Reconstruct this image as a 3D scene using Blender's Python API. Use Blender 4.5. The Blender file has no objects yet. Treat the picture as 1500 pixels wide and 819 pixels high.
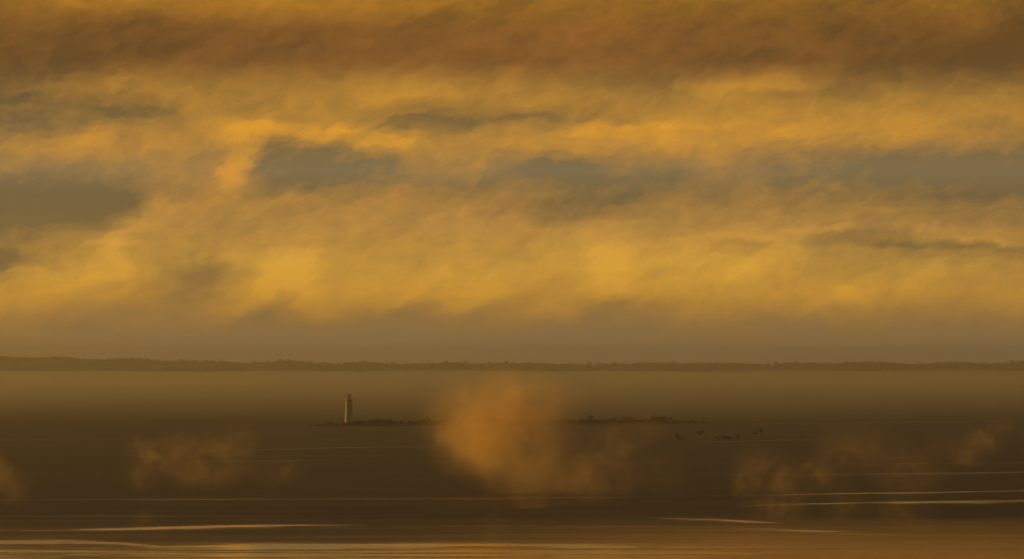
import bpy, bmesh, math, random
import numpy as np
from mathutils import Vector, Matrix

random.seed(11)
rng = np.random.default_rng(11)
S = bpy.context.scene
COL = S.collection

# ------------------------------------------------------------------ camera
F = 5172.0            # focal length in photo pixels (1500 wide): lighthouse 26 m = 45 px at 3 km
HC = 54.0             # camera height above the water
HOR = 532.0           # photo row of the horizon
cam_d = bpy.data.cameras.new('camera')
cam = bpy.data.objects.new('camera', cam_d); COL.objects.link(cam)
cam_d.sensor_width = 36.0
cam_d.lens = 36.0 * F / 1500.0
cam_d.clip_start = 1.0; cam_d.clip_end = 60000.0
PITCH = math.atan((HOR - 409.5) / F)
cam.location = (0, 0, HC)
cam.rotation_euler = (math.pi / 2 + PITCH, 0, 0)
S.camera = cam

def ground(px, py):
    """a photo pixel -> the point of the water it looks at"""
    a, b = (px - 750) / F, (409.5 - py) / F
    c, s = math.cos(PITCH), math.sin(PITCH)
    dy, dz = c - b * s, s + b * c
    t = -HC / dz
    return (a * t, dy * t)

# ------------------------------------------------------------------ light, exposure
SUN_AZ, SUN_EL = -64.0, 7.0          # degrees; left of the view, low
SUN_COL = (1.0, 0.44, 0.05)
SUN_W = 4.2
sd = bpy.data.lights.new('sun', 'SUN'); sd.energy = SUN_W; sd.color = SUN_COL; sd.angle = math.radians(0.5)
sun = bpy.data.objects.new('sun', sd); COL.objects.link(sun)
ca, ce = math.radians(SUN_AZ), math.radians(SUN_EL)
to_sun = Vector((math.sin(ca) * math.cos(ce), math.cos(ca) * math.cos(ce), math.sin(ce)))
sun.rotation_euler = to_sun.to_track_quat('Z', 'Y').to_euler()
sun.location = (-300, 300, 300)

S.view_settings.view_transform = 'Standard'
S.view_settings.look = 'None'
S.view_settings.exposure = 0.0
S.view_settings.gamma = 1.0
S.view_settings.use_curve_mapping = False
S.render.engine = 'CYCLES'
S.cycles.use_denoising = True
S.cycles.max_bounces = 6
S.cycles.volume_bounces = 2
S.cycles.transparent_max_bounces = 16
S.cycles.sample_clamp_indirect = 2.0
S.cycles.sample_clamp_direct = 3.0
S.cycles.pixel_filter_type = 'BLACKMAN_HARRIS'
S.cycles.filter_width = 1.5

def lin(c):
    return tuple(((v / 255) / 12.92 if v / 255 <= 0.04045 else ((v / 255 + 0.055) / 1.055) ** 2.4) for v in c)

# ------------------------------------------------------------------ node helper
class NT:
    def __init__(self, tree):
        self.t = tree; self.n = tree.nodes; self.l = tree.links
    def put(self, sock, v):
        if isinstance(v, bpy.types.NodeSocket): self.l.new(v, sock)
        elif v is not None: sock.default_value = v
    def m(self, op, a, b=None, c=None, clamp=False):
        n = self.n.new('ShaderNodeMath'); n.operation = op; n.use_clamp = clamp
        self.put(n.inputs[0], a)
        if b is not None: self.put(n.inputs[1], b)
        if c is not None: self.put(n.inputs[2], c)
        return n.outputs[0]
    def vm(self, op, a, b=None):
        n = self.n.new('ShaderNodeVectorMath'); n.operation = op
        self.put(n.inputs[0], a)
        if b is not None: self.put(n.inputs[1], b)
        return n.outputs[1] if op in ('LENGTH', 'DOT_PRODUCT', 'DISTANCE') else n.outputs[0]
    def xyz(self, x, y, z=0.0):
        n = self.n.new('ShaderNodeCombineXYZ')
        self.put(n.inputs[0], x); self.put(n.inputs[1], y); self.put(n.inputs[2], z)
        return n.outputs[0]
    def sep(self, v):
        n = self.n.new('ShaderNodeSeparateXYZ'); self.l.new(v, n.inputs[0]); return n.outputs
    def mapping(self, v, rot=0.0, scale=(1, 1, 1), loc=(0, 0, 0)):
        n = self.n.new('ShaderNodeMapping'); self.l.new(v, n.inputs[0])
        n.inputs['Rotation'].default_value = (0, 0, rot)          # turn first, then stretch
        k = self.n.new('ShaderNodeMapping'); self.l.new(n.outputs[0], k.inputs[0])
        k.inputs['Scale'].default_value = scale; k.inputs['Location'].default_value = loc
        return k.outputs[0]
    def noise(self, v, scale=1.0, detail=4.0, rough=0.5, dist=0.0, col=False):
        n = self.n.new('ShaderNodeTexNoise'); self.l.new(v, n.inputs['Vector'])
        n.inputs['Scale'].default_value = scale; n.inputs['Detail'].default_value = detail
        n.inputs['Roughness'].default_value = rough; n.inputs['Distortion'].default_value = dist
        return n.outputs[1] if col else n.outputs[0]
    def rng(self, v, a, b, c=0.0, d=1.0, smooth=False):
        n = self.n.new('ShaderNodeMapRange'); n.interpolation_type = 'SMOOTHSTEP' if smooth else 'LINEAR'
        self.put(n.inputs[0], v)
        for i, x in enumerate((a, b, c, d)): n.inputs[i + 1].default_value = x
        return n.outputs[0]
    def ramp(self, v, stops, mode='LINEAR', out=0):
        n = self.n.new('ShaderNodeValToRGB'); r = n.color_ramp; r.interpolation = mode
        self.l.new(v, n.inputs[0])
        while len(r.elements) < len(stops): r.elements.new(0.5)
        for e, (p, c) in zip(r.elements, stops):
            e.position = p; e.color = (c, c, c, c) if isinstance(c, (int, float)) else (*c, 1)
        return n.outputs[out]
    def mix(self, f, a, b):
        n = self.n.new('ShaderNodeMix'); n.data_type = 'RGBA'
        self.put(n.inputs[0], f); self.put(n.inputs[6], a if isinstance(a, bpy.types.NodeSocket) else (*a, 1))
        self.put(n.inputs[7], b if isinstance(b, bpy.types.NodeSocket) else (*b, 1))
        return n.outputs[2]
    def mixf(self, f, a, b):
        n = self.n.new('ShaderNodeMix'); n.data_type = 'FLOAT'
        self.put(n.inputs[0], f); self.put(n.inputs[2], a); self.put(n.inputs[3], b)
        return n.outputs[0]

# ------------------------------------------------------------------ sky
# cloud layout of the sky: sunlit share of the cloud (0-9) by height above the horizon and azimuth,
# azimuth steps of 50 photo pixels (0.55 degrees)
ROWS = [
 (-70, '3344343343433443343343333233233'),
 (8,   '4566667787776542453333333224431'),
 (25,  '3433445654653323333322232122420'),
 (45,  '1111122232221222233221221111420'),
 (70,  '1201001211221222232211222210100'),
 (92,  '1100122232333212233221111100000'),
 (110, '2112343344466635433223542111210'),
 (125, '2234554455577646543236773222323'),
 (140, '1233555566688766654436653455346'),
 (155, '1121135567544445634556665665567'),
 (172, '1112136555532223234566566666677'),
 (188, '1124445887743234578886776777655'),
 (203, '3555435746757456777887657666443'),
 (218, '5566454612257456663777643543332'),
 (235, '4444433521144454113343222111111'),
 (252, '3233333811123433111112211111110'),
 (272, '2111234611113232211223221111100'),
 (290, '1110245434555343221132332210101'),
 (308, '1100365555555553222344344332223'),
 (325, '2112565555646664346555544344234'),
 (340, '3334565556666666676576776345555'),
 (357, '4348655566566667678776564322233'),
 (372, '1457555679666766789787785543454'),
 (388, '2567643689766576789787875555554'),
 (403, '4777632589777877789788876665655'),
 (418, '7777632588778686689898777677556'),
 (433, '8767643687887886688778777777677'),
 (446, '8755544758686886764677767766677'),
 (459, '8543345637544765752466546555556'),
 (472, '7422344424322344431134213333334'),
 (487, '6432233222222233111233322222222'),
 (503, '6544333222122211111123321111111'),
 (518, '5544333222211111110111111111111'),
 (535, '2222111111111111111111111111111'),
]
assert all(len(r[1]) == 31 for r in ROWS)
def vpos(y): return (y + 100) / 640.0
SHADE = [(-100, (92, 66, 32)), (45, (102, 70, 30)), (90, (102, 70, 32)), (160, (112, 90, 54)), (215, (126, 104, 66)), (250, (128, 110, 76)),
         (290, (118, 98, 62)), (360, (128, 102, 60)), (440, (136, 106, 64)), (480, (140, 117, 82)), (505, (144, 130, 106)), (530, (134, 122, 102))]
LIT = [(-100, (180, 118, 38)), (10, (194, 130, 30)), (45, (176, 110, 40)), (90, (172, 110, 44)), (130, (206, 146, 52)), (190, (228, 158, 48)), (260, (226, 156, 58)),
       (330, (222, 160, 70)), (390, (238, 176, 62)), (430, (234, 168, 56)), (465, (206, 146, 58)), (500, (180, 122, 48)), (530, (150, 104, 44))]

world = bpy.data.worlds.new('World'); S.world = world; world.use_nodes = True
W = NT(world.node_tree); W.n.clear()
tc = W.n.new('ShaderNodeTexCoord')
d = W.vm('NORMALIZE', tc.outputs['Generated'])
dx, dy, dz = W.sep(d)[:3]
az = W.m('ARCTAN2', dx, dy)
el = W.m('ARCSINE', dz)
U = W.m('MULTIPLY_ADD', az, F, 750.0)            # sky coordinates: 90.3 units to the degree
V = W.m('MULTIPLY_ADD', el, -F, HOR)
Vf = W.m('MAXIMUM', V, -100.0)
P = W.xyz(U, V, 0.0)
w1 = W.vm('SUBTRACT', W.noise(W.mapping(P, 0, (1/300, 1/130, 1)), 1, 3, 0.5, col=True), (0.5, 0.5, 0.5))
w2 = W.vm('SUBTRACT', W.noise(W.mapping(P, 0.40, (1/100, 1/52, 1)), 1, 6, 0.66, col=True), (0.5, 0.5, 0.5))
wp = W.vm('ADD', W.vm('MULTIPLY', w1, (60, 22, 0)), W.vm('MULTIPLY', w2, (88, 50, 0)))
Pw = W.vm('ADD', P, wp)
Uw, Vw = W.sep(Pw)[:2]
up = W.m('DIVIDE', W.m('PINGPONG', Uw, 1500.0), 1500.0)
# single wisps: (x0, y0, x1, y1, half width, change of the sunlit share), in sky units
WISPS = [(320,205,380,183,11,.34),(380,183,445,193,7,.26),(353,208,346,238,12,.26),(341,262,350,247,17,.55),(425,215,500,193,9,.32),(500,192,560,190,6,.2),
 (540,216,602,207,12,.38),(118,217,150,200,15,.26),(222,212,242,200,11,.18),(262,162,286,155,11,.18),(50,126,180,119,7,.2),(180,119,245,100,8,.2),
 (830,191,980,180,7,.3),(980,180,1200,194,7,.22),(1040,136,1165,116,10,.32),(738,122,760,108,10,.25),(530,140,650,120,14,.2),
 (1000,353,1130,345,4,.3),(1130,345,1240,336,4,.32),(1330,343,1420,348,4,.26),(1420,348,1500,345,4,.24),(1200,351,1330,356,9,-.3),(1330,357,1500,361,8,-.25),
 (165,352,238,302,11,.36),(176,358,181,398,10,.36),(60,432,160,396,14,.26),(330,462,400,420,9,.36),(400,420,452,384,16,.34),(446,420,480,462,12,.28),
 (350,474,440,450,10,-.34),(288,424,300,388,20,-.34),(245,400,250,430,14,-.25),(580,442,640,400,10,.26),(650,457,722,420,10,.32),(590,460,630,440,9,-.22),
 (690,460,748,440,11,-.32),(888,362,895,412,22,.3),(862,466,912,440,12,-.38),(756,466,830,456,8,.26),(1080,397,1150,357,9,.32),(1175,458,1240,430,9,.28),
 (1240,430,1292,414,8,.22),(1330,422,1376,398,9,.24),(1082,464,1132,455,10,-.32),(380,245,420,222,24,-.34),(460,257,562,246,18,-.3),(560,178,820,171,8,-.34),
 (130,172,245,160,11,-.28),(588,332,622,310,6,-.18),(870,500,1120,474,5,.14),(1096,494,1120,484,10,.18),(-20,385,8,380,16,-.35),(1018,189,1062,186,4,-.3),
 (20,320,190,300,20,-.3),(740,245,860,250,16,-.25),(820,300,930,285,14,-.22),(1250,250,1500,255,16,-.15)]
GX, GY = np.arange(0, 1501, 20.0), np.arange(-70, 536, 11.0)
def cloud_layout():
    base = np.array([[int(c) / 9.0 for c in r[1]] for r in ROWS]); ry = np.array([r[0] for r in ROWS], float)
    k = np.array([1, 4, 6, 4, 1.0]) / 16
    fx = np.array([np.interp(GX, np.arange(31) * 50.0, r) for r in base])
    fx = np.array([np.convolve(np.pad(r, 2, 'edge'), k, 'valid') for r in fx])
    g = np.array([np.interp(GY, ry, fx[:, j]) for j in range(len(GX))]).T
    XX, YY = np.meshgrid(GX, GY)
    for x0, y0, x1, y1, hw, am in WISPS:
        ex, ey = x1 - x0, y1 - y0
        t = np.clip(((XX - x0) * ex + (YY - y0) * ey) / (ex * ex + ey * ey), 0, 1)
        d_ = np.hypot(XX - x0 - t * ex, YY - y0 - t * ey)
        g += am * (.85 if am > 0 else .62) * np.exp(-(d_ / (hw * 1.25)) ** 2)
    g -= .16 * np.clip(1 - XX / 220, 0, 1) * (YY > 80) * (YY < 400) + .08 * np.clip((XX - 1330) / 170, 0, 1)  # lens-like darkening towards the frame sides, put into the cloud brightness
    g += .2 * np.exp(-((YY - 62) / 34) ** 2) * np.exp(-((XX - 800) / 280) ** 2)
    g -= .11 * np.exp(-((YY - 258) / 40) ** 2) * (1 - np.exp(-((XX - 300) / 90) ** 2))
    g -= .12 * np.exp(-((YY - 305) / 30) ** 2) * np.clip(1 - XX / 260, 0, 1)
    return g
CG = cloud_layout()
L = None
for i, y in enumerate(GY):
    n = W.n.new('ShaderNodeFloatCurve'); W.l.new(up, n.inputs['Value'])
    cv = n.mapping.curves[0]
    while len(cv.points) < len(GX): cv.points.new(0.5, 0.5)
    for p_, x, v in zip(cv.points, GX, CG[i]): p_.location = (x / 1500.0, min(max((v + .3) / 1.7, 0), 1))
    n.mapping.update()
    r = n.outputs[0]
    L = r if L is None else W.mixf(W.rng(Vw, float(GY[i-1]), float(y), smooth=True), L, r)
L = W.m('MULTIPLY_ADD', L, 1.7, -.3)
# fine cloud texture: streaky fibres rising to the right, and soft billows
n1 = W.noise(W.mapping(Pw, 0.24, (1/85, 1/36, 1)), 1, 7, 0.68)
n2 = W.noise(W.mapping(P, 0.10, (1/240, 1/42, 1), (3, 7, 0)), 1, 5, 0.58, 0.6)
n3 = W.noise(W.mapping(Pw, 0.55, (1/34, 1/21, 1), (9, 2, 0)), 1, 4, 0.68)
L = W.m('ADD', L, W.m('MULTIPLY', W.m('SUBTRACT', n1, 0.5), 0.72))
L = W.m('ADD', L, W.m('MULTIPLY', W.m('SUBTRACT', n2, 0.5), 0.40))
L = W.m('ADD', L, W.m('MULTIPLY', W.m('SUBTRACT', n3, 0.5), 0.52))
# thin bright fibres and billow rims
n4 = W.noise(W.mapping(Pw, 0.36, (1/120, 1/58, 1), (5, 5, 0)), 1, 4, 0.55)
rid = W.m('POWER', W.m('SUBTRACT', 1.0, W.m('ABSOLUTE', W.m('MULTIPLY_ADD', n4, 5.0, -2.5))), 3.0)
rid = W.m('MAXIMUM', rid, 0.0)
L = W.m('ADD', L, W.m('MULTIPLY_ADD', rid, 0.13, -0.03))
L = W.rng(L, -0.04, 1.20, 0.0, 1.0)
vr = W.m('DIVIDE', W.m('ADD', Vf, 100.0), 640.0)
sh = W.ramp(vr, [(vpos(y), lin(c)) for y, c in SHADE])
li = W.ramp(vr, [(vpos(y), lin(c)) for y, c in LIT])
cl = W.mix(L, sh, li)
# unseen duller cloud deck overhead, its tone chosen to colour the water's reflection
deck = W.noise(W.mapping(d, 0, (14, 5, 40)), 1, 6, 0.6, 0.5)
over = W.mix(W.rng(deck, 0.45, 0.75), lin((70, 66, 60)), lin((112, 94, 70)))
cl = W.mix(W.rng(el, 0.10, 0.32, smooth=True), cl, over)
sky = W.n.new('ShaderNodeTexSky'); sky.sky_type = 'NISHITA'; sky.sun_disc = False
sky.sun_elevation = math.radians(SUN_EL); sky.sun_rotation = math.radians(SUN_AZ)
nis = W.vm('SCALE', sky.outputs[0]); W.n[-1].inputs['Scale'].default_value = 0.05
fin = W.mix(0.96, nis, cl)
bg = W.n.new('ShaderNodeBackground'); W.l.new(fin, bg.inputs[0]); bg.inputs[1].default_value = 1.0
wo = W.n.new('ShaderNodeOutputWorld'); W.l.new(bg.outputs[0], wo.inputs[0])
world.cycles.sampling_method = 'MANUAL'; world.cycles.sample_map_resolution = 1024

# ------------------------------------------------------------------ object helpers
def link(name, me, mat=None, parent=None):
    o = bpy.data.objects.new(name, me); COL.objects.link(o)
    if mat and me: me.materials.append(mat)
    if parent: o.parent = parent
    return o
def empty(name, loc):
    o = bpy.data.objects.new(name, None); COL.objects.link(o); o.location = loc
    o.empty_display_size = 0.5
    return o
def tag(o, label=None, cat=None, group=None, kind=None):
    for k, v in (('label', label), ('category', cat), ('group', group), ('kind', kind)):
        if v: o[k] = v
    return o
def from_bm(name, bm, mat, parent=None, smooth=False):
    me = bpy.data.meshes.new(name); bm.to_mesh(me); bm.free()
    if smooth: me.shade_smooth()
    return link(name, me, mat, parent)
def pbr(name, col, rough=0.8, noise=None, col2=None):
    m = bpy.data.materials.new(name); m.use_nodes = True
    T = NT(m.node_tree); b = m.node_tree.nodes['Principled BSDF']
    b.inputs['Roughness'].default_value = rough
    if noise:
        t = T.n.new('ShaderNodeTexCoord')
        f = T.rng(T.noise(t.outputs['Object'], noise, 5, 0.6), 0.35, 0.65)
        T.l.new(T.mix(f, col, col2), b.inputs['Base Color'])
    else: b.inputs['Base Color'].default_value = (*col, 1)
    return m
def lathe(bm, prof, seg=32, cap=True):
    rings = []
    for r, z in prof:
        rings.append([bm.verts.new((r * math.cos(2*math.pi*k/seg), r * math.sin(2*math.pi*k/seg), z)) for k in range(seg)])
    for a, b in zip(rings, rings[1:]):
        for k in range(seg):
            bm.faces.new((a[k], a[(k+1) % seg], b[(k+1) % seg], b[k]))
    if cap:
        bm.faces.new(rings[0][::-1]); bm.faces.new(rings[-1])
def box(bm, cx, cy, cz, sx, sy, sz, rz=0.0):
    r = bmesh.ops.create_cube(bm, size=1.0)
    bmesh.ops.transform(bm, verts=r['verts'], matrix=Matrix.Translation((cx, cy, cz)) @ Matrix.Rotation(rz, 4, 'Z') @ Matrix.Diagonal((sx, sy, sz, 1)))
def rod(bm, a, b, r1, r2, seg=6):
    a, b = Vector(a), Vector(b); q = (b - a).to_track_quat('Z', 'Y').to_matrix().to_4x4()
    res = bmesh.ops.create_cone(bm, cap_ends=True, segments=seg, radius1=r1, radius2=r2, depth=(b - a).length)
    bmesh.ops.transform(bm, verts=res['verts'], matrix=Matrix.Translation((a + b) / 2) @ q)

# ------------------------------------------------------------------ water
# calm slicks on the rippled water: (polyline in photo pixels, half width in px, strength)
SLICKS = [
 ([(-200, 733), (300, 731.5), (700, 730.5), (1000, 727.5), (1170, 724.5)], 1.3, .34),
 ([(1100, 726), (1200, 723.5), (1350, 721.5), (1520, 718.5), (1700, 716)], 1.6, .62),
 ([(1080, 741), (1180, 738.5), (1300, 736), (1520, 733.5), (1700, 732)], 2.2, .7),
 ([(1130, 696.5), (1260, 694.5), (1400, 693), (1700, 690)], 1.2, .42),
 ([(1200, 682), (1300, 680.5), (1420, 678), (1700, 675)], .9, .25),
 ([(940, 759), (1040, 761), (1090, 764), (1150, 767)], 3.0, .62),
 ([(1040, 773), (1120, 775), (1200, 778), (1290, 781)], 1.8, .6),
 ([(80, 777), (180, 775), (270, 772.5), (400, 770.5), (540, 769)], 3.0, .66),
 ([(-200, 779), (0, 778), (110, 777)], 1.8, .5),
 ([(-200, 757), (60, 757), (170, 756), (420, 757)], 1.3, .34),
 ([(-200, 795), (0, 793.5), (100, 793), (170, 796), (240, 800.5)], 3.6, .62),
 ([(230, 801), (330, 799.5), (500, 799), (720, 799), (930, 801)], 2.4, .6),
 ([(340, 659.5), (480, 656.5), (660, 653)], 1.0, .42),
 ([(-200, 646), (80, 644), (260, 641)], .8, .25),
 ([(300, 676), (390, 675), (480, 674.5)], .8, .28),
 ([(60, 661), (130, 661), (240, 660)], .7, .2),
 ([(1060, 621.5), (1200, 619.5), (1600, 616)], .9, .35),
 ([(1000, 647), (1100, 646.5), (1190, 644)], .9, .4),
 ([(860, 692), (905, 691)], .8, .3),
 ([(630, 771), (760, 771), (1000, 772.5), (1150, 771)], 1.0, .3),
 ([(900, 776), (1100, 777), (1300, 784), (1600, 786)], 1.3, .3),
]
def build_water():
    pys = np.concatenate([np.array([533.2, 534, 535.5, 538, 541]), np.arange(544, 600, 1.0), np.arange(600, 850, 0.5), np.array([860, 880, 920, 1000, 1200])])
    Y = np.array([ground(750, p)[1] for p in pys]); Y[0] = 17000.0
    Y = np.concatenate([Y, [60.0, -500.0]])
    pys = np.concatenate([pys, [2000.0, 2100.0]])
    us = np.concatenate([np.linspace(-2200, -260, 8), np.linspace(-240, 1740, 200), np.linspace(1760, 3700, 8)])
    ny, nx = len(Y), len(us)
    X = np.zeros((ny, nx)); Z = np.zeros((ny, nx))
    for j in range(ny):
        X[j] = (us - 750) / F * max(Y[j], 900.0)
    X[:, 0] = -9000; X[:, -1] = 9000
    calm = np.zeros((ny, nx))
    G = rng.normal(size=(len(SLICKS), 40))
    for s, (pl, hw, st) in enumerate(SLICKS):
        px = np.array([p[0] for p in pl], float); py = np.array([p[1] for p in pl], float)
        c = np.interp(us, px, py)
        k = np.clip((us - px[0]) / (px[-1] - px[0]), 0, 1)
        inside = (us >= px[0]) & (us <= px[-1])
        taper = np.sin(np.pi * k) ** 0.6
        wob = np.interp(np.linspace(0, 39, nx), np.arange(40), G[s])
        w = hw * .85 * (0.35 + 0.65 * taper) * (1 + 0.22 * wob)
        for j in range(ny):
            v = np.exp(-((pys[j] - c - 0.35 * wob) / np.maximum(w, .3)) ** 2) * st * (0.25 + 0.75 * taper) * inside
            calm[j] = np.maximum(calm[j], v)
    # sheltered, calm water towards the near shore
    near = np.clip((pys - 744) / 70, 0, 1)[:, None] * np.interp(us, [-240, 900, 1250, 1740], [.30, .30, .24, .22])[None, :]
    edge = np.interp(us, [-240, 0, 200, 330, 700, 930, 1200, 1740], [803, 803, 806, 800, 800, 802, 792, 790])
    near2 = np.interp(us, [-240, 880, 1150, 1740], [.36, .36, .10, .08])[None, :] / (1 + np.exp(-(pys[:, None] - edge[None, :] + 3) / 3.2))
    calm = np.clip(np.maximum(calm, 0) + near + near2, 0, 1)
    verts = np.stack([X, np.repeat(Y[:, None], nx, 1), Z], -1).reshape(-1, 3)
    idx = np.arange(ny * nx).reshape(ny, nx)
    faces = np.stack([idx[1:, :-1], idx[1:, 1:], idx[:-1, 1:], idx[:-1, :-1]], -1).reshape(-1, 4)
    me = bpy.data.meshes.new('water')
    me.from_pydata(verts.tolist(), [], faces.tolist())
    at = me.attributes.new('calm', 'FLOAT', 'POINT'); at.data.foreach_set('value', calm.reshape(-1).astype(np.float32))
    m = bpy.data.materials.new('lake_water'); m.use_nodes = True
    T = NT(m.node_tree); b = m.node_tree.nodes['Principled BSDF']
    a = T.n.new('ShaderNodeAttribute'); a.attribute_name = 'calm'
    t = T.n.new('ShaderNodeTexCoord'); p = t.outputs['Object']
    f1 = T.noise(T.mapping(p, 0.02, (1/420, 1/26, 1)), 1, 5, 0.62)     # long wind streaks
    f2 = T.noise(T.mapping(p, -0.03, (1/70, 1/10, 1)), 1, 4, 0.7)       # gusts
    f3 = T.noise(T.mapping(p, 0.0, (1/6, 1/3, 1)), 1, 2, 0.5)          # ripples
    f0 = T.noise(T.mapping(p, 0.03, (1/1500, 1/110, 1)), 1, 4, 0.6)    # broad bands far out
    c = T.m('ADD', a.outputs['Fac'], T.m('MULTIPLY', T.m('SUBTRACT', f1, 0.5), 0.6))
    c = T.m('ADD', c, T.m('MULTIPLY', T.m('SUBTRACT', f0, 0.5), 0.55))
    c = T.m('ADD', c, T.m('MULTIPLY', T.m('SUBTRACT', f2, 0.5), T.m('MULTIPLY_ADD', a.outputs['Fac'], 2.6, 0.26)))
    c = T.m('ADD', c, T.m('MULTIPLY', T.m('SUBTRACT', f3, 0.5), T.m('MULTIPLY_ADD', a.outputs['Fac'], 0.7, .06)), clamp=True)
    T.put(b.inputs['Roughness'], T.rng(c, 0.02, 0.80, 0.60, 0.05))
    b.inputs['Base Color'].default_value = (0.012, 0.011, 0.008, 1)
    b.inputs['IOR'].default_value = 1.333
    o = link('water', me, m)
    tag(o, kind='structure'); o['label'] = 'dark brown lake water with pale calm streaks'
    return o
build_water()

# ------------------------------------------------------------------ far shore
def h_far(x, y):
    px = 750 + x / 13400 * F
    base = np.interp(px, [-2600, -600, -150, 0, 120, 330, 520, 900, 1300, 1500, 1900, 3800], [95, 92, 76, 66, 58, 47, 42, 40, 42, 44, 50, 70])
    wob = 3.5 * np.sin(x / 190.0) * np.sin(x / 71.0 + 1) + 2.2 * np.sin(x / 47.0 + 2)
    t = np.clip((y - 13380) / 620.0, 0, 1)
    return (base + wob) * (t * t * (3 - 2 * t)) * (1 + 0.1 * np.clip((y - 14000) / 2500, 0, 1)) - 0.8 * (t <= 0)
def build_far():
    xs = np.linspace(-8000, 8000, 260); ys = np.concatenate([np.linspace(13340, 14000, 18), np.linspace(14150, 16500, 8)])
    XX, YY = np.meshgrid(xs, ys)
    sh = 40 * np.sin(XX / 420.0) + 18 * np.sin(XX / 133.0)
    ZZ = h_far(XX, YY)
    v = np.stack([XX, YY + sh, ZZ], -1).reshape(-1, 3)
    idx = np.arange(len(xs) * len(ys)).reshape(len(ys), len(xs))
    f = np.stack([idx[:-1, :-1], idx[:-1, 1:], idx[1:, 1:], idx[1:, :-1]], -1).reshape(-1, 4)
    me = bpy.data.meshes.new('hills'); me.from_pydata(v.tolist(), [], f.tolist()); me.shade_smooth()
    o = link('hills', me, pbr('hill_ground', (0.05, 0.045, 0.025), 0.9, 0.01, (0.09, 0.075, 0.035)))
    tag(o, 'low wooded far shore fading into the haze', kind='structure')
    # the wood on it, too far off to tell the trees apart: one mass of real small crowns
    V_, F_ = [], []
    ico = bmesh.new(); bmesh.ops.create_icosphere(ico, subdivisions=1, radius=1.0)
    iv = np.array([q.co[:] for q in ico.verts]); fi = np.array([[q.index for q in g.verts] for g in ico.faces]); ico.free()
    n = 5200
    tx = rng.uniform(-3600, 3600, n); ty = 13400 + 760 * rng.power(1.6, n)
    big = rng.random(n)
    k = 0
    for i in range(n):
        hgt = 9 + 8 * big[i] + (7 if rng.random() < 0.03 else 0)
        w = hgt * rng.uniform(0.3, 0.52)
        z = float(h_far(np.array(tx[i]), np.array(ty[i])))
        if z < 1.5: continue
        y2 = ty[i] + 40 * math.sin(tx[i] / 420.0) + 18 * math.sin(tx[i] / 133.0)
        p = iv * rng.uniform(0.75, 1.2, (len(iv), 1)) * np.array([w, w, hgt * 0.52]) + np.array([tx[i], y2, z + hgt * 0.48])
        V_.append(p); F_.append(fi + k); k += len(iv)
    me = bpy.data.meshes.new('far_forest'); me.from_pydata(np.concatenate(V_).tolist(), [], np.concatenate(F_).tolist())
    o = link('far_forest', me, pbr('far_leaves', (0.035, 0.04, 0.018), 0.9, 0.03, (0.07, 0.065, 0.03)))
    tag(o, 'far-off wood along the top of the distant shore', 'forest', kind='stuff')
build_far()

# ------------------------------------------------------------------ island and shoals
IS0, IS1 = 452, 1042
def isl_mid(px):   # centre line of the island, in metres
    y = np.interp(px, [452, 520, 760, 880, 1042], [3035, 3040, 3085, 3120, 3185])
    return (px - 750) / F * y, y
def isl_half(px):
    return np.interp(px, [452, 462, 480, 510, 560, 650, 760, 860, 960, 1000, 1030, 1042], [1.5, 4, 8, 13, 15, 17, 18, 16, 11, 7, 4, 1.5])
def isl_top(px):
    return np.interp(px, [452, 480, 510, 700, 900, 980, 1042], [.45, 1.0, 1.6, 1.7, 1.5, 1.0, .4])
def build_island():
    us = np.linspace(IS0, IS1, 150); ts = np.linspace(-1, 1, 15)
    V_ = []
    for u in us:
        x, y = isl_mid(u); hw = isl_half(u) * (1 + .12 * math.sin(u / 7.0) + .08 * math.sin(u / 2.9)); tp = isl_top(u)
        for t in ts:
            q = 1.15 * t
            z = (tp + .5) * (1 - abs(q) ** 2.4) - 0.45 + 0.16 * rng.normal() * (1 - abs(t))
            V_.append((x, y + hw * t, z if abs(t) < 0.99 else -0.8))
    n = len(ts); idx = np.arange(len(us) * n).reshape(len(us), n)
    f = np.stack([idx[:-1, :-1], idx[1:, :-1], idx[1:, 1:], idx[:-1, 1:]], -1).reshape(-1, 4)
    me = bpy.data.meshes.new('island'); me.from_pydata(V_, [], f.tolist()); me.shade_smooth()
    o = link('island', me, pbr('island_ground', (0.05, 0.042, 0.022), 0.95, 0.35, (0.10, 0.085, 0.05)))
    tag(o, 'long flat island carrying the lighthouse', kind='structure')
    # low shoals in front of its right end
    for a, b, row in ((984, 1006, 644), (1014, 1036, 643.5), (1040, 1090, 643.5), (1096, 1122, 643)):
        x0, y0 = ground(a, row); x1, y1 = ground(b, row)
        bm = bmesh.new(); r = bmesh.ops.create_icosphere(bm, subdivisions=3, radius=1.0)
        for v in bm.verts:
            v.co *= 1 + .12 * rng.normal() * .5
            v.co.z = max(v.co.z, -.5)
        bmesh.ops.scale(bm, verts=bm.verts, vec=((x1 - x0) / 2, 3.2, .45))
        o = from_bm('shoal', bm, bpy.data.materials['island_ground'], smooth=True)
        o.location = ((x0 + x1) / 2, (y0 + y1) / 2, -.02); tag(o, 'low shoal barely above the water', kind='structure')
build_island()

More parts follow.
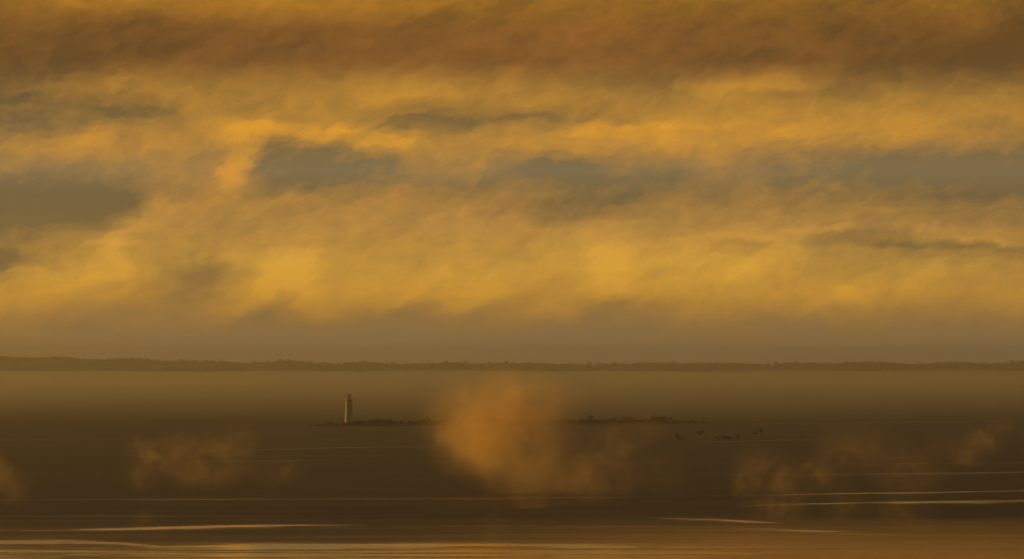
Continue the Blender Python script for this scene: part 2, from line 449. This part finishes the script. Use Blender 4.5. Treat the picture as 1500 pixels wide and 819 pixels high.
# ------------------------------------------------------------------ lighthouse
def build_lighthouse():
    px = 511.3
    x, y = isl_mid(px)
    R = empty('lighthouse', (x, y, 0.9))
    tag(R, 'tall white stone lighthouse with dark lantern roof, sunlit down its left side', 'lighthouse')
    stone = bpy.data.materials.new('white_stone'); stone.use_nodes = True
    T = NT(stone.node_tree); b = stone.node_tree.nodes['Principled BSDF']
    t = T.n.new('ShaderNodeTexCoord'); xx, yy, zz = T.sep(t.outputs['Object'])[:3]
    ang = T.m('MULTIPLY', T.m('ARCTAN2', yy, xx), 3.2)
    br = T.n.new('ShaderNodeTexBrick'); T.l.new(T.xyz(ang, zz, 0.0), br.inputs['Vector'])
    br.inputs['Scale'].default_value = 1.0; br.inputs['Brick Width'].default_value = 0.9; br.inputs['Row Height'].default_value = 0.4
    br.inputs['Mortar Size'].default_value = 0.02
    br.inputs['Color1'].default_value = (.38, .38, .37, 1); br.inputs['Color2'].default_value = (.31, .31, .30, 1); br.inputs['Mortar'].default_value = (.26, .25, .24, 1)
    wear = T.rng(T.noise(T.mapping(t.outputs['Object'], 0, (1, 1, .15)), 1.1, 6, .65), .5, .75)
    T.l.new(T.mix(wear, br.outputs[0], (.30, .28, .24)), b.inputs['Base Color'])
    b.inputs['Roughness'].default_value = 0.85
    iron = pbr('dark_iron', (.03, .028, .026), .5, 3, (.06, .045, .035))
    dark = pbr('dark_opening', (.02, .02, .02), .3)
    bm = bmesh.new(); lathe(bm, [(3.95, -.6), (3.9, .3), (3.7, .5), (3.52, 5), (3.2, 10), (2.92, 15), (2.7, 19.6), (2.75, 20.2), (3.05, 20.9), (3.1, 21.2)], 36)
    tower = from_bm('tower', bm, stone, R)
    me = tower.data
    for p in me.polygons: p.use_smooth = len(p.vertices) == 4
    # window openings up the side that faces the lake, and the door
    for a, z, r in ((-1.75, 6.2, 3.45), (-1.35, 11.4, 3.13), (-1.7, 16.6, 2.85)):
        w = bmesh.new(); box(w, 0, 0, 0, .75, .16, 1.3)
        o = from_bm('window', w, dark, R); o.location = (r * math.cos(a), r * math.sin(a), z); o.rotation_euler = (0, 0, a + math.pi / 2)
        w = bmesh.new(); box(w, 0, -.02, -.74, 1.0, .3, .16)
        s = from_bm('sill', w, stone, o)
        w = bmesh.new(); box(w, 0, -.02, .74, 1.0, .26, .16)
        s = from_bm('lintel', w, stone, o)
    w = bmesh.new(); box(w, 0, 0, 0, 1.1, .2, 2.2)
    o = from_bm('door', w, iron, R); a = -1.2; o.location = (3.68 * math.cos(a), 3.68 * math.sin(a), 1.5); o.rotation_euler = (0, 0, a + math.pi / 2)
    w = bmesh.new(); box(w, .38, -.13, 0, .1, .08, .1); from_bm('handle', w, stone, o)
    bm = bmesh.new(); lathe(bm, [(2.6, 21.2), (3.35, 21.25), (3.35, 21.5), (1.2, 21.52)], 28)
    gal = from_bm('gallery', bm, iron, R)
    for k in range(14):
        a = 2 * math.pi * k / 14
        bm = bmesh.new(); rod(bm, (3.2 * math.cos(a), 3.2 * math.sin(a), 21.5), (3.2 * math.cos(a), 3.2 * math.sin(a), 22.55), .03, .03, 5)
        from_bm('railing_post', bm, iron, gal)
    for z in (22.0, 22.55):
        bm = bmesh.new()
        for k in range(28):
            a, c = 2 * math.pi * k / 28, 2 * math.pi * (k + 1) / 28
            rod(bm, (3.2 * math.cos(a), 3.2 * math.sin(a), z), (3.2 * math.cos(c), 3.2 * math.sin(c), z), .025, .025, 5)
        from_bm('rail', bm, iron, gal)
    bm = bmesh.new(); lathe(bm, [(1.45, 21.5), (1.45, 22.3), (1.5, 22.32), (1.5, 22.4), (.4, 22.42)], 10)
    lan = from_bm('lantern_room', bm, stone, R)
    gl = bpy.data.materials.new('lantern_glass'); gl.use_nodes = True
    T = NT(gl.node_tree); T.n.clear()
    tr = T.n.new('ShaderNodeBsdfTransparent'); tr.inputs[0].default_value = (.9, .92, .9, 1)
    go = T.n.new('ShaderNodeBsdfGlossy'); go.inputs['Roughness'].default_value = .05
    fr = T.n.new('ShaderNodeFresnel'); fr.inputs[0].default_value = 1.5
    mx = T.n.new('ShaderNodeMixShader'); T.l.new(fr.outputs[0], mx.inputs[0]); T.l.new(tr.outputs[0], mx.inputs[1]); T.l.new(go.outputs[0], mx.inputs[2])
    ou = T.n.new('ShaderNodeOutputMaterial'); T.l.new(mx.outputs[0], ou.inputs[0])
    for k in range(10):
        a = 2 * math.pi * k / 10; c = 2 * math.pi * (k + 1) / 10; mid = (a + c) / 2
        bm = bmesh.new(); rod(bm, (1.42 * math.cos(a), 1.42 * math.sin(a), 22.4), (1.42 * math.cos(a), 1.42 * math.sin(a), 24.4), .028, .028, 5)
        from_bm('glazing_bar', bm, iron, lan)
        bm = bmesh.new(); box(bm, 0, 0, 0, .78, .03, 1.96)
        o = from_bm('pane', bm, gl, lan); o.location = (1.35 * math.cos(mid), 1.35 * math.sin(mid), 23.4); o.rotation_euler = (0, 0, mid + math.pi / 2)
    bm = bmesh.new(); lathe(bm, [(.35, 22.42), (.35, 22.9), (.5, 23.0), (.55, 23.4), (.5, 23.8), (.2, 23.9)], 12)
    from_bm('lens', bm, gl, lan)
    bm = bmesh.new(); lathe(bm, [(1.6, 24.38), (2.2, 24.42), (2.15, 24.6), (1.9, 25.05), (1.4, 25.55), (.8, 25.85), (.35, 25.95)], 20)
    rf = from_bm('roof', bm, iron, R)
    bm = bmesh.new(); lathe(bm, [(.28, 25.94), (.42, 26.1), (.42, 26.3), (.2, 26.5), (.05, 26.6), (.04, 27.4)], 10)
    from_bm('vent_ball', bm, iron, rf)
build_lighthouse()

# ------------------------------------------------------------------ shrubs and trees
leaf = pbr('shrub_leaves', (.016, .02, .01), .85, .8, (.036, .034, .016))
bark = pbr('bark', (.07, .055, .04), .9, 4, (.12, .10, .08))
def crown_mesh(name, lobes, nleaf, size):
    V_, F_ = [], []
    wts = np.array([l[3] ** 2 * l[4] for l in lobes]); wts = wts / wts.sum()
    for i in range(nleaf):
        cx, cy, cz, r, rz = lobes[rng.choice(len(lobes), p=wts)]
        d_ = rng.normal(size=3); d_ /= np.linalg.norm(d_)
        rad = rng.uniform(.35, 1.0) ** .5 * (1.12 if rng.random() < .12 else 1)
        c = np.array([cx, cy, cz]) + d_ * rad * np.array([r, r, rz])
        u = rng.normal(size=3); u /= np.linalg.norm(u); w = np.cross(u, rng.normal(size=3)); w /= np.linalg.norm(w)
        s = size * rng.uniform(.6, 1.3); k = len(V_)
        V_ += [tuple(c - u * s), tuple(c + w * s * .5), tuple(c + u * s), tuple(c - w * s * .5)]
        F_.append((k, k + 1, k + 2, k + 3))
    me = bpy.data.meshes.new(name); me.from_pydata(V_, [], F_); me.materials.append(leaf)
    return me
def stem_mesh(name, lobes, base=.12):
    bm = bmesh.new()
    top = max(l[2] for l in lobes)
    fork = (0.05, 0, top * .4)
    rod(bm, (0, 0, -.4), fork, base, base * .7)
    for cx, cy, cz, r, rz in lobes: rod(bm, fork, (cx, cy, cz), base * .55, base * .2, 5)
    me = bpy.data.meshes.new(name); bm.to_mesh(me); bm.free(); me.materials.append(bark)
    return me
KINDS = {'shrub': [], 'tree': [], 'snag': []}
for v in range(7):   # unit shrubs: about 1 m high, spread 0.7 m to each side
    lobes = [(rng.uniform(-.45, .45), rng.uniform(-.4, .4), rng.uniform(.38, .66), rng.uniform(.28, .42), rng.uniform(.22, .34)) for _ in range(6)]
    lobes.append((0, 0, .3, .5, .28))
    KINDS['shrub'].append((crown_mesh('shrub_crown', lobes, 620, .075), stem_mesh('shrub_stem', lobes, .035)))
for v in range(4):   # unit trees: 1 m high
    lobes = [(rng.uniform(-.2, .2), rng.uniform(-.2, .2), rng.uniform(.5, .85), rng.uniform(.12, .22), rng.uniform(.1, .17)) for _ in range(7)]
    KINDS['tree'].append((crown_mesh('tree_crown', lobes, 700, .04), stem_mesh('tree_trunk', lobes, .028)))
for v in range(2):   # thin, nearly bare
    lobes = [(rng.uniform(-.18, .18), rng.uniform(-.15, .15), rng.uniform(.5, .95), .09, .1) for _ in range(6)]
    KINDS['snag'].append((crown_mesh('snag_crown', lobes, 320, .04), stem_mesh('snag_trunk', lobes, .026)))
def plant(kind, x, y, z, h, wide, label, cat, group=None, var=None):
    cm, sm = KINDS[kind][rng.integers(len(KINDS[kind])) if var is None else var]
    R = empty({'shrub': 'shrub', 'tree': 'small_tree', 'snag': 'bare_tree'}[kind], (x, y, z))
    R.rotation_euler = (0, 0, rng.uniform(0, 6.28)); R.scale = (h * wide, h * wide, h)
    link('crown', cm, None, R); link('trunk', sm, None, R)
    return tag(R, label, cat, group)
# skyline of the thicket: photo row of its top along the island (waterline about 624 left, 621 right)
def thick(px):
    return np.interp(px, [462, 470, 486, 492, 500, 506, 520, 526, 540, 552, 560, 578, 590, 605, 622, 630, 640, 648, 700, 800, 830, 850, 862, 870, 878, 900, 925, 945, 958, 962, 972, 976, 986, 992, 1012, 1022, 1032],
        [1.0, 1.6, 3.2, 2.8, 2.4, 2.6, 3.0, 5.0, 4.2, 5.0, 4.4, 4.2, 3.0, 2.6, 4.6, 5.2, 4.6, 4.4, 4.6, 4.6, 4.6, 4.8, 4.8, 4.4, 3.6, 4.2, 4.8, 4.8, 5.4, 5.6, 5.8, 4.6, 5.2, 2.8, 2.0, 1.6, 1.0])
ZONES = [(462, 503, 'low dark shrub on the island tip left of the lighthouse', 'shrubs left of the lighthouse', 9),
         (503, 522, 'low shrub crowding the foot of the lighthouse', 'shrubs at the lighthouse foot', 6),
         (522, 600, 'dark shrub in the thick row just right of the lighthouse', 'thicket right of the lighthouse', 26),
         (600, 650, 'dark shrub between the thicket and the left edge of the big mist puff', 'shrubs by the mist puff', 17),
         (650, 830, 'shrub half lost behind the big orange mist puff', 'shrubs behind the mist puff', 36),
         (830, 940, 'low shrub on the island right of the big mist puff', 'shrubs right of the mist puff', 36),
         (940, 990, 'dark bushy shrub near the right end of the island', 'shrubs near the island end', 12),
         (990, 1034, 'tiny low shrub on the thin right tip of the island', 'shrubs on the right tip', 10)]
ORD = ['first', 'second', 'third', 'fourth', 'fifth', 'sixth', 'seventh', 'eighth', 'ninth', 'tenth', 'eleventh', 'twelfth']
for a, b, zlab, grp, n in ZONES:
    for k in range(n):
        lab = zlab if n > 12 else zlab + ', ' + ORD[k] + ' from left'
        px = a + (k + rng.uniform(.1, .9)) * (b - a) / n
        x, y = isl_mid(px); hw = isl_half(px)
        yy = y + rng.uniform(-.6, .5) * hw
        if abs(px - 511.3) < 9: yy = y - hw * rng.uniform(.45, .75)
        h = thick(px) * rng.choice([.55, .75, .95, 1.25], p=[.25, .3, .3, .15]) * rng.uniform(.9, 1.1)
        plant('shrub', x, yy, isl_top(px) * .75, max(h, .5), rng.uniform(.7, 1.1) if h > 2 else 1.5, lab, 'shrub', grp)
for px, h, var, lab in ((866, 7.2, 0, 'tallest small tree on the island, standing up right of the mist puff'),
                        (861, 4.8, 1, 'shorter small tree close beside the tallest tree on the island'),
                        (968, 5.6, 2, 'round small tree, left of the pair near the island end'),
                        (981, 5.6, 3, 'round small tree, right of the pair near the island end'),
                        (628, 6.0, 1, 'small tree rising at the left edge of the big mist puff'),
                        (553, 5.6, 2, 'small round tree rising from the thicket right of the lighthouse')):
    x, y = isl_mid(px)
    plant('tree', x, y - 2, isl_top(px) * .75, h, 1.15, lab, 'tree', 'small trees on the island', var)
for px, h, lab in ((1011, 3.2, 'spindly sapling on the thin right tip of the island'), (1030, 4.6, 'faint thin sapling at the very end of the island')):
    x, y = isl_mid(px); plant('snag', x, y, .2, h, .9, lab, 'tree', 'saplings on the island tip')
for px, row, kind, h, wide, lab in (
        (993, 643.5, 'shrub', 4.6, .5, 'narrow upright bush on the leftmost small shoal'),
        (999, 643.5, 'shrub', 1.2, 1.3, 'tiny tuft beside the narrow bush on the leftmost shoal'),
        (1025, 643, 'tree', 6.2, 1.2, 'bushy small tree alone on the second shoal'),
        (1050, 643.5, 'shrub', 2.0, 1.4, 'leftmost low bush on the longest shoal'),
        (1060, 643.5, 'shrub', 3.0, 1.2, 'low wide bush in the middle of the longest shoal'),
        (1068, 643.5, 'shrub', 2.2, 1.4, 'low bush just left of the darkest bush on the shoal'),
        (1080, 643, 'shrub', 4.0, .85, 'darkest rounded bush at the right end of the longest shoal'),
        (1107, 642.5, 'snag', 4.6, 1.8, 'thin broken-looking bush on the rightmost shoal'),
        (1114, 642.5, 'snag', 8.0, 1.0, 'tall thin bare tree on the rightmost shoal')):
    x, y = ground(px, row); plant(kind, x, y, .2, h, wide, lab, 'shrub' if kind == 'shrub' else 'tree', 'plants on the shoals')

# ------------------------------------------------------------------ drifting mist over the water
def mist(name, lobes, row, density, label, depth=0.8, nscale=1.0, g=0.55, group='mist plumes drifting over the water', contrast=(.36, .66)):
    """lobes: (px, py, rx, ry, weight) in photo pixels on the upright plane through the water at photo row `row`"""
    D = ground(750, row)[1]; k = D / F
    c0 = (sum(l[0] for l in lobes) / len(lobes), sum(l[1] for l in lobes) / len(lobes))
    cx, cz = (c0[0] - 750) * k, HC + (HOR - c0[1]) * k
    L3 = []
    for i, (px, py, rx, ry, w) in enumerate(lobes):
        ry_ = depth * .5 * (rx + ry) * k
        L3.append(((px - c0[0]) * k, (rng.uniform(-.25, .25)) * ry_, (c0[1] - py) * k, rx * k, ry_, ry * k, w))
    bm = bmesh.new()
    for (x, y, z, a, b, c, w) in L3:
        r = bmesh.ops.create_icosphere(bm, subdivisions=2, radius=1.0)
        bmesh.ops.transform(bm, verts=r['verts'], matrix=Matrix.Translation((x, y, z)) @ Matrix.Diagonal((a, b, c, 1)))
    floor = -cz + .15
    pts = [(v.co.x, v.co.y, max(v.co.z, floor)) for v in bm.verts]; bm.free()
    bm = bmesh.new()
    for q_ in pts: bm.verts.new(q_)
    bmesh.ops.remove_doubles(bm, verts=bm.verts, dist=.05)
    bmesh.ops.convex_hull(bm, input=bm.verts)
    bmesh.ops.delete(bm, geom=[v for v in bm.verts if not v.link_faces], context='VERTS')
    bmesh.ops.recalc_face_normals(bm, faces=bm.faces)
    m = bpy.data.materials.new('mist'); m.use_nodes = True
    T = NT(m.node_tree); T.n.clear()
    t = T.n.new('ShaderNodeTexCoord'); p = t.outputs['Object']
    sz = 60 * k
    wv = T.vm('SUBTRACT', T.noise(p, 1 / (sz * .75) * nscale, 5, .62, col=True), (.5, .5, .5))
    q = T.vm('ADD', p, T.vm('MULTIPLY', wv, (sz * 1.0, sz * 1.0, sz * 1.0)))
    tot = None
    for (x, y, z, a, b, c, w) in L3:
        dd = T.vm('LENGTH', T.vm('DIVIDE', T.vm('SUBTRACT', q, (x, y, z)), (a * .95, b * .95, c * .95)))
        f = T.rng(dd, 1.05, .0, 0, w, smooth=True)
        tot = f if tot is None else T.m('MAXIMUM', tot, f)
    nz = T.noise(T.vm('ADD', q, (random.uniform(0, 99),) * 3), 1 / (sz * .55) * nscale, 6, .68)
    tot = T.m('MULTIPLY', tot, T.rng(nz, contrast[0], contrast[1], .02, 1.0))
    # soft towards the hull
    v = T.n.new('ShaderNodeVolumePrincipled')
    v.inputs['Color'].default_value = (1.0, .85, .52, 1)
    v.inputs['Anisotropy'].default_value = g
    T.l.new(T.m('MULTIPLY', tot, density / k / 100.0), v.inputs['Density'])
    o = T.n.new('ShaderNodeOutputMaterial'); T.l.new(v.outputs[0], o.inputs['Volume'])
    m.cycles.volume_sampling = 'MULTIPLE_IMPORTANCE'
    ob = from_bm(name, bm, m); ob.location = (cx, D, cz)
    tag(ob, label, 'mist', group, 'stuff')
    return ob
mist('mist_puff', [(716, 630, 110, 96, 1), (775, 612, 100, 80, .7), (745, 592, 100, 62, .8), (765, 668, 110, 76, .45), (815, 690, 90, 60, .2), (696, 650, 66, 68, .9)],
     724, 3.6, 'big rounded orange mist puff in front of the middle of the island', contrast=(.28, .68), nscale=1.0)
mist('mist_wisp', [(880, 690, 90, 60, .8), (905, 650, 70, 50, .7), (935, 628, 56, 34, .7), (840, 708, 80, 46, .8), (780, 725, 80, 40, .6), (960, 690, 70, 50, .4)], 745, 1.1, 'thin ragged mist trailing right of the big mist puff', contrast=(.4, .74), nscale=1.2)
mist('mist_wisp', [(640, 596, 56, 36, .7), (668, 575, 54, 40, .7), (625, 630, 40, 36, .4)], 724, .6, 'faint wisp along the upper left edge of the big mist puff')
mist('mist_wisp', [(224, 668, 50, 36, 1), (202, 695, 40, 30, .75), (262, 655, 60, 34, .75), (305, 662, 60, 40, .6), (348, 662, 46, 50, .65), (300, 690, 110, 36, .4), (410, 690, 66, 34, .2)],
     728, 2.0, 'ragged arching mist wisp in the left part of the water', nscale=1.5, contrast=(.4, .74))
mist('mist_wisp', [(0, 692, 26, 40, 1), (-30, 700, 50, 46, 1), (22, 712, 34, 34, .4)], 742, 2.2, 'small bright mist puff cut by the left edge')
mist('mist_wisp', [(1112, 676, 54, 30, .95), (1092, 705, 42, 40, .8), (1150, 705, 64, 46, .7), (1205, 690, 56, 50, .7), (1235, 655, 70, 46, .5), (1140, 742, 80, 40, .6)],
     764, 1.8, 'wide broken mist wisp in the right part of the water', nscale=1.6, contrast=(.42, .76))
mist('mist_wisp', [(1330, 690, 90, 54, .7), (1280, 662, 80, 46, .6), (1240, 740, 60, 44, .6), (1320, 750, 70, 40, .6), (1380, 660, 70, 40, .4)], 776, 1.1, 'very faint mist right of the wide broken wisp', nscale=1.6, contrast=(.42, .76))
mist('mist_wisp', [(1414, 666, 36, 32, .9), (1440, 643, 44, 28, 1), (1464, 626, 30, 18, .7)], 706, 2.3, 'small slanting mist wisp near the right edge', nscale=1.5, contrast=(.4, .74))
mist('mist_wisp', [(210, 762, 26, 20, .9), (235, 778, 26, 16, .4)], 794, .7, 'tiny mist tuft above the bright streak at lower left', nscale=1.5)
mist('mist_wisp', [(730, 765, 40, 26, .6), (725, 785, 34, 26, .5)], 806, .5, 'faint mist tuft low in front of the big puff', nscale=1.5)

# thin sheet of mist hugging the near water
def mist_sheet():
    x0, x1, y0, y1, zt = -330, 330, 620, 1230, 9.0
    bm = bmesh.new()
    for x in np.linspace(x0, x1, 24):
        for yy, z in ((y0, .2), (y0 + 30, zt), (y1 - 160, zt), (y1, .2)):
            bm.verts.new((x, yy + 22 * math.sin(x / 31.0), z if z < 1 else z + 1.2 * math.sin(x / 23.0)))
    bm.verts.ensure_lookup_table()
    for i in range(23):
        for a in range(4):
            c = (a + 1) % 4; bm.faces.new([bm.verts[i*4+a], bm.verts[i*4+c], bm.verts[i*4+4+c], bm.verts[i*4+4+a]])
    bm.faces.new([bm.verts[a] for a in range(4)]); bm.faces.new([bm.verts[92 + a] for a in (3, 2, 1, 0)])
    bmesh.ops.recalc_face_normals(bm, faces=bm.faces)
    m = bpy.data.materials.new('near_mist'); m.use_nodes = True
    T = NT(m.node_tree); T.n.clear()
    t = T.n.new('ShaderNodeTexCoord'); p = t.outputs['Object']; X, Y, Z = T.sep(p)[:3]
    f = T.m('MULTIPLY', T.rng(Y, 1210, 880, 0, 1, smooth=True), T.rng(Z, 8, 1, 0, 1, smooth=True))
    nz = T.rng(T.noise(T.mapping(p, 0, (1/120, 1/60, 1/14)), 1, 4, .55), .3, .7, .25, 1.0)
    side = T.rng(X, -60, 110, .32, 1.9, smooth=True)
    v = T.n.new('ShaderNodeVolumePrincipled'); v.inputs['Color'].default_value = (1.0, .80, .46, 1); v.inputs['Anisotropy'].default_value = .55
    T.l.new(T.m('MULTIPLY', T.m('MULTIPLY', T.m('MULTIPLY', f, nz), side),   .0066), v.inputs['Density'])
    o = T.n.new('ShaderNodeOutputMaterial'); T.l.new(v.outputs[0], o.inputs['Volume'])
    tag(from_bm('mist_sheet', bm, m), 'thin orange mist hugging the water along the bottom edge', 'mist', kind='stuff')
mist_sheet()

# ------------------------------------------------------------------ low fog along the far waterline
FOG = [(3260, .25), (3650, 5), (4500, 12), (6000, 19), (9000, 25), (12400, 28), (13250, 25), (13650, 21), (13760, .25)]
bm = bmesh.new(); NS = len(FOG)
for i in range(81):
    x = -6400 + 160 * i
    for j, (yy, z) in enumerate(FOG):
        hh = z if z < 1 else z * (1 + .10 * math.sin(i * 1.7 + j) + .08 * math.sin(i * .6 + 2 * j))
        bm.verts.new((x, yy + (60 * math.sin(i * .9 + j) if j < 6 else 0), hh))
bm.verts.ensure_lookup_table()
for i in range(80):
    for a in range(NS):
        b_ = (a + 1) % NS
        bm.faces.new([bm.verts[i*NS+a], bm.verts[i*NS+b_], bm.verts[i*NS+NS+b_], bm.verts[i*NS+NS+a]])
bm.faces.new([bm.verts[a] for a in range(NS)]); bm.faces.new([bm.verts[80 * NS + a] for a in reversed(range(NS))])
bmesh.ops.recalc_face_normals(bm, faces=bm.faces)
def vol_mat(name, col, dens, g):
    m = bpy.data.materials.new(name); m.use_nodes = True
    T = NT(m.node_tree); T.n.clear()
    v = T.n.new('ShaderNodeVolumePrincipled'); v.inputs['Color'].default_value = (*col, 1)
    v.inputs['Density'].default_value = dens; v.inputs['Anisotropy'].default_value = g
    o = T.n.new('ShaderNodeOutputMaterial'); T.l.new(v.outputs[0], o.inputs['Volume'])
    return m
tag(from_bm('fog_bank', bm, vol_mat('fog', (.88, .95, 1.0), .00068, .90)), 'low pale fog lying on the water between the island and far shore', 'fog', kind='stuff')

# ------------------------------------------------------------------ haze
bm = bmesh.new(); box(bm, 0, 8500, 66.5, 19000, 19000, 137)
hz = from_bm('haze', bm, vol_mat('haze', (.88, .96, 1.0), 1.0e-4, .91))
tag(hz, 'golden haze over the lake', kind='stuff')
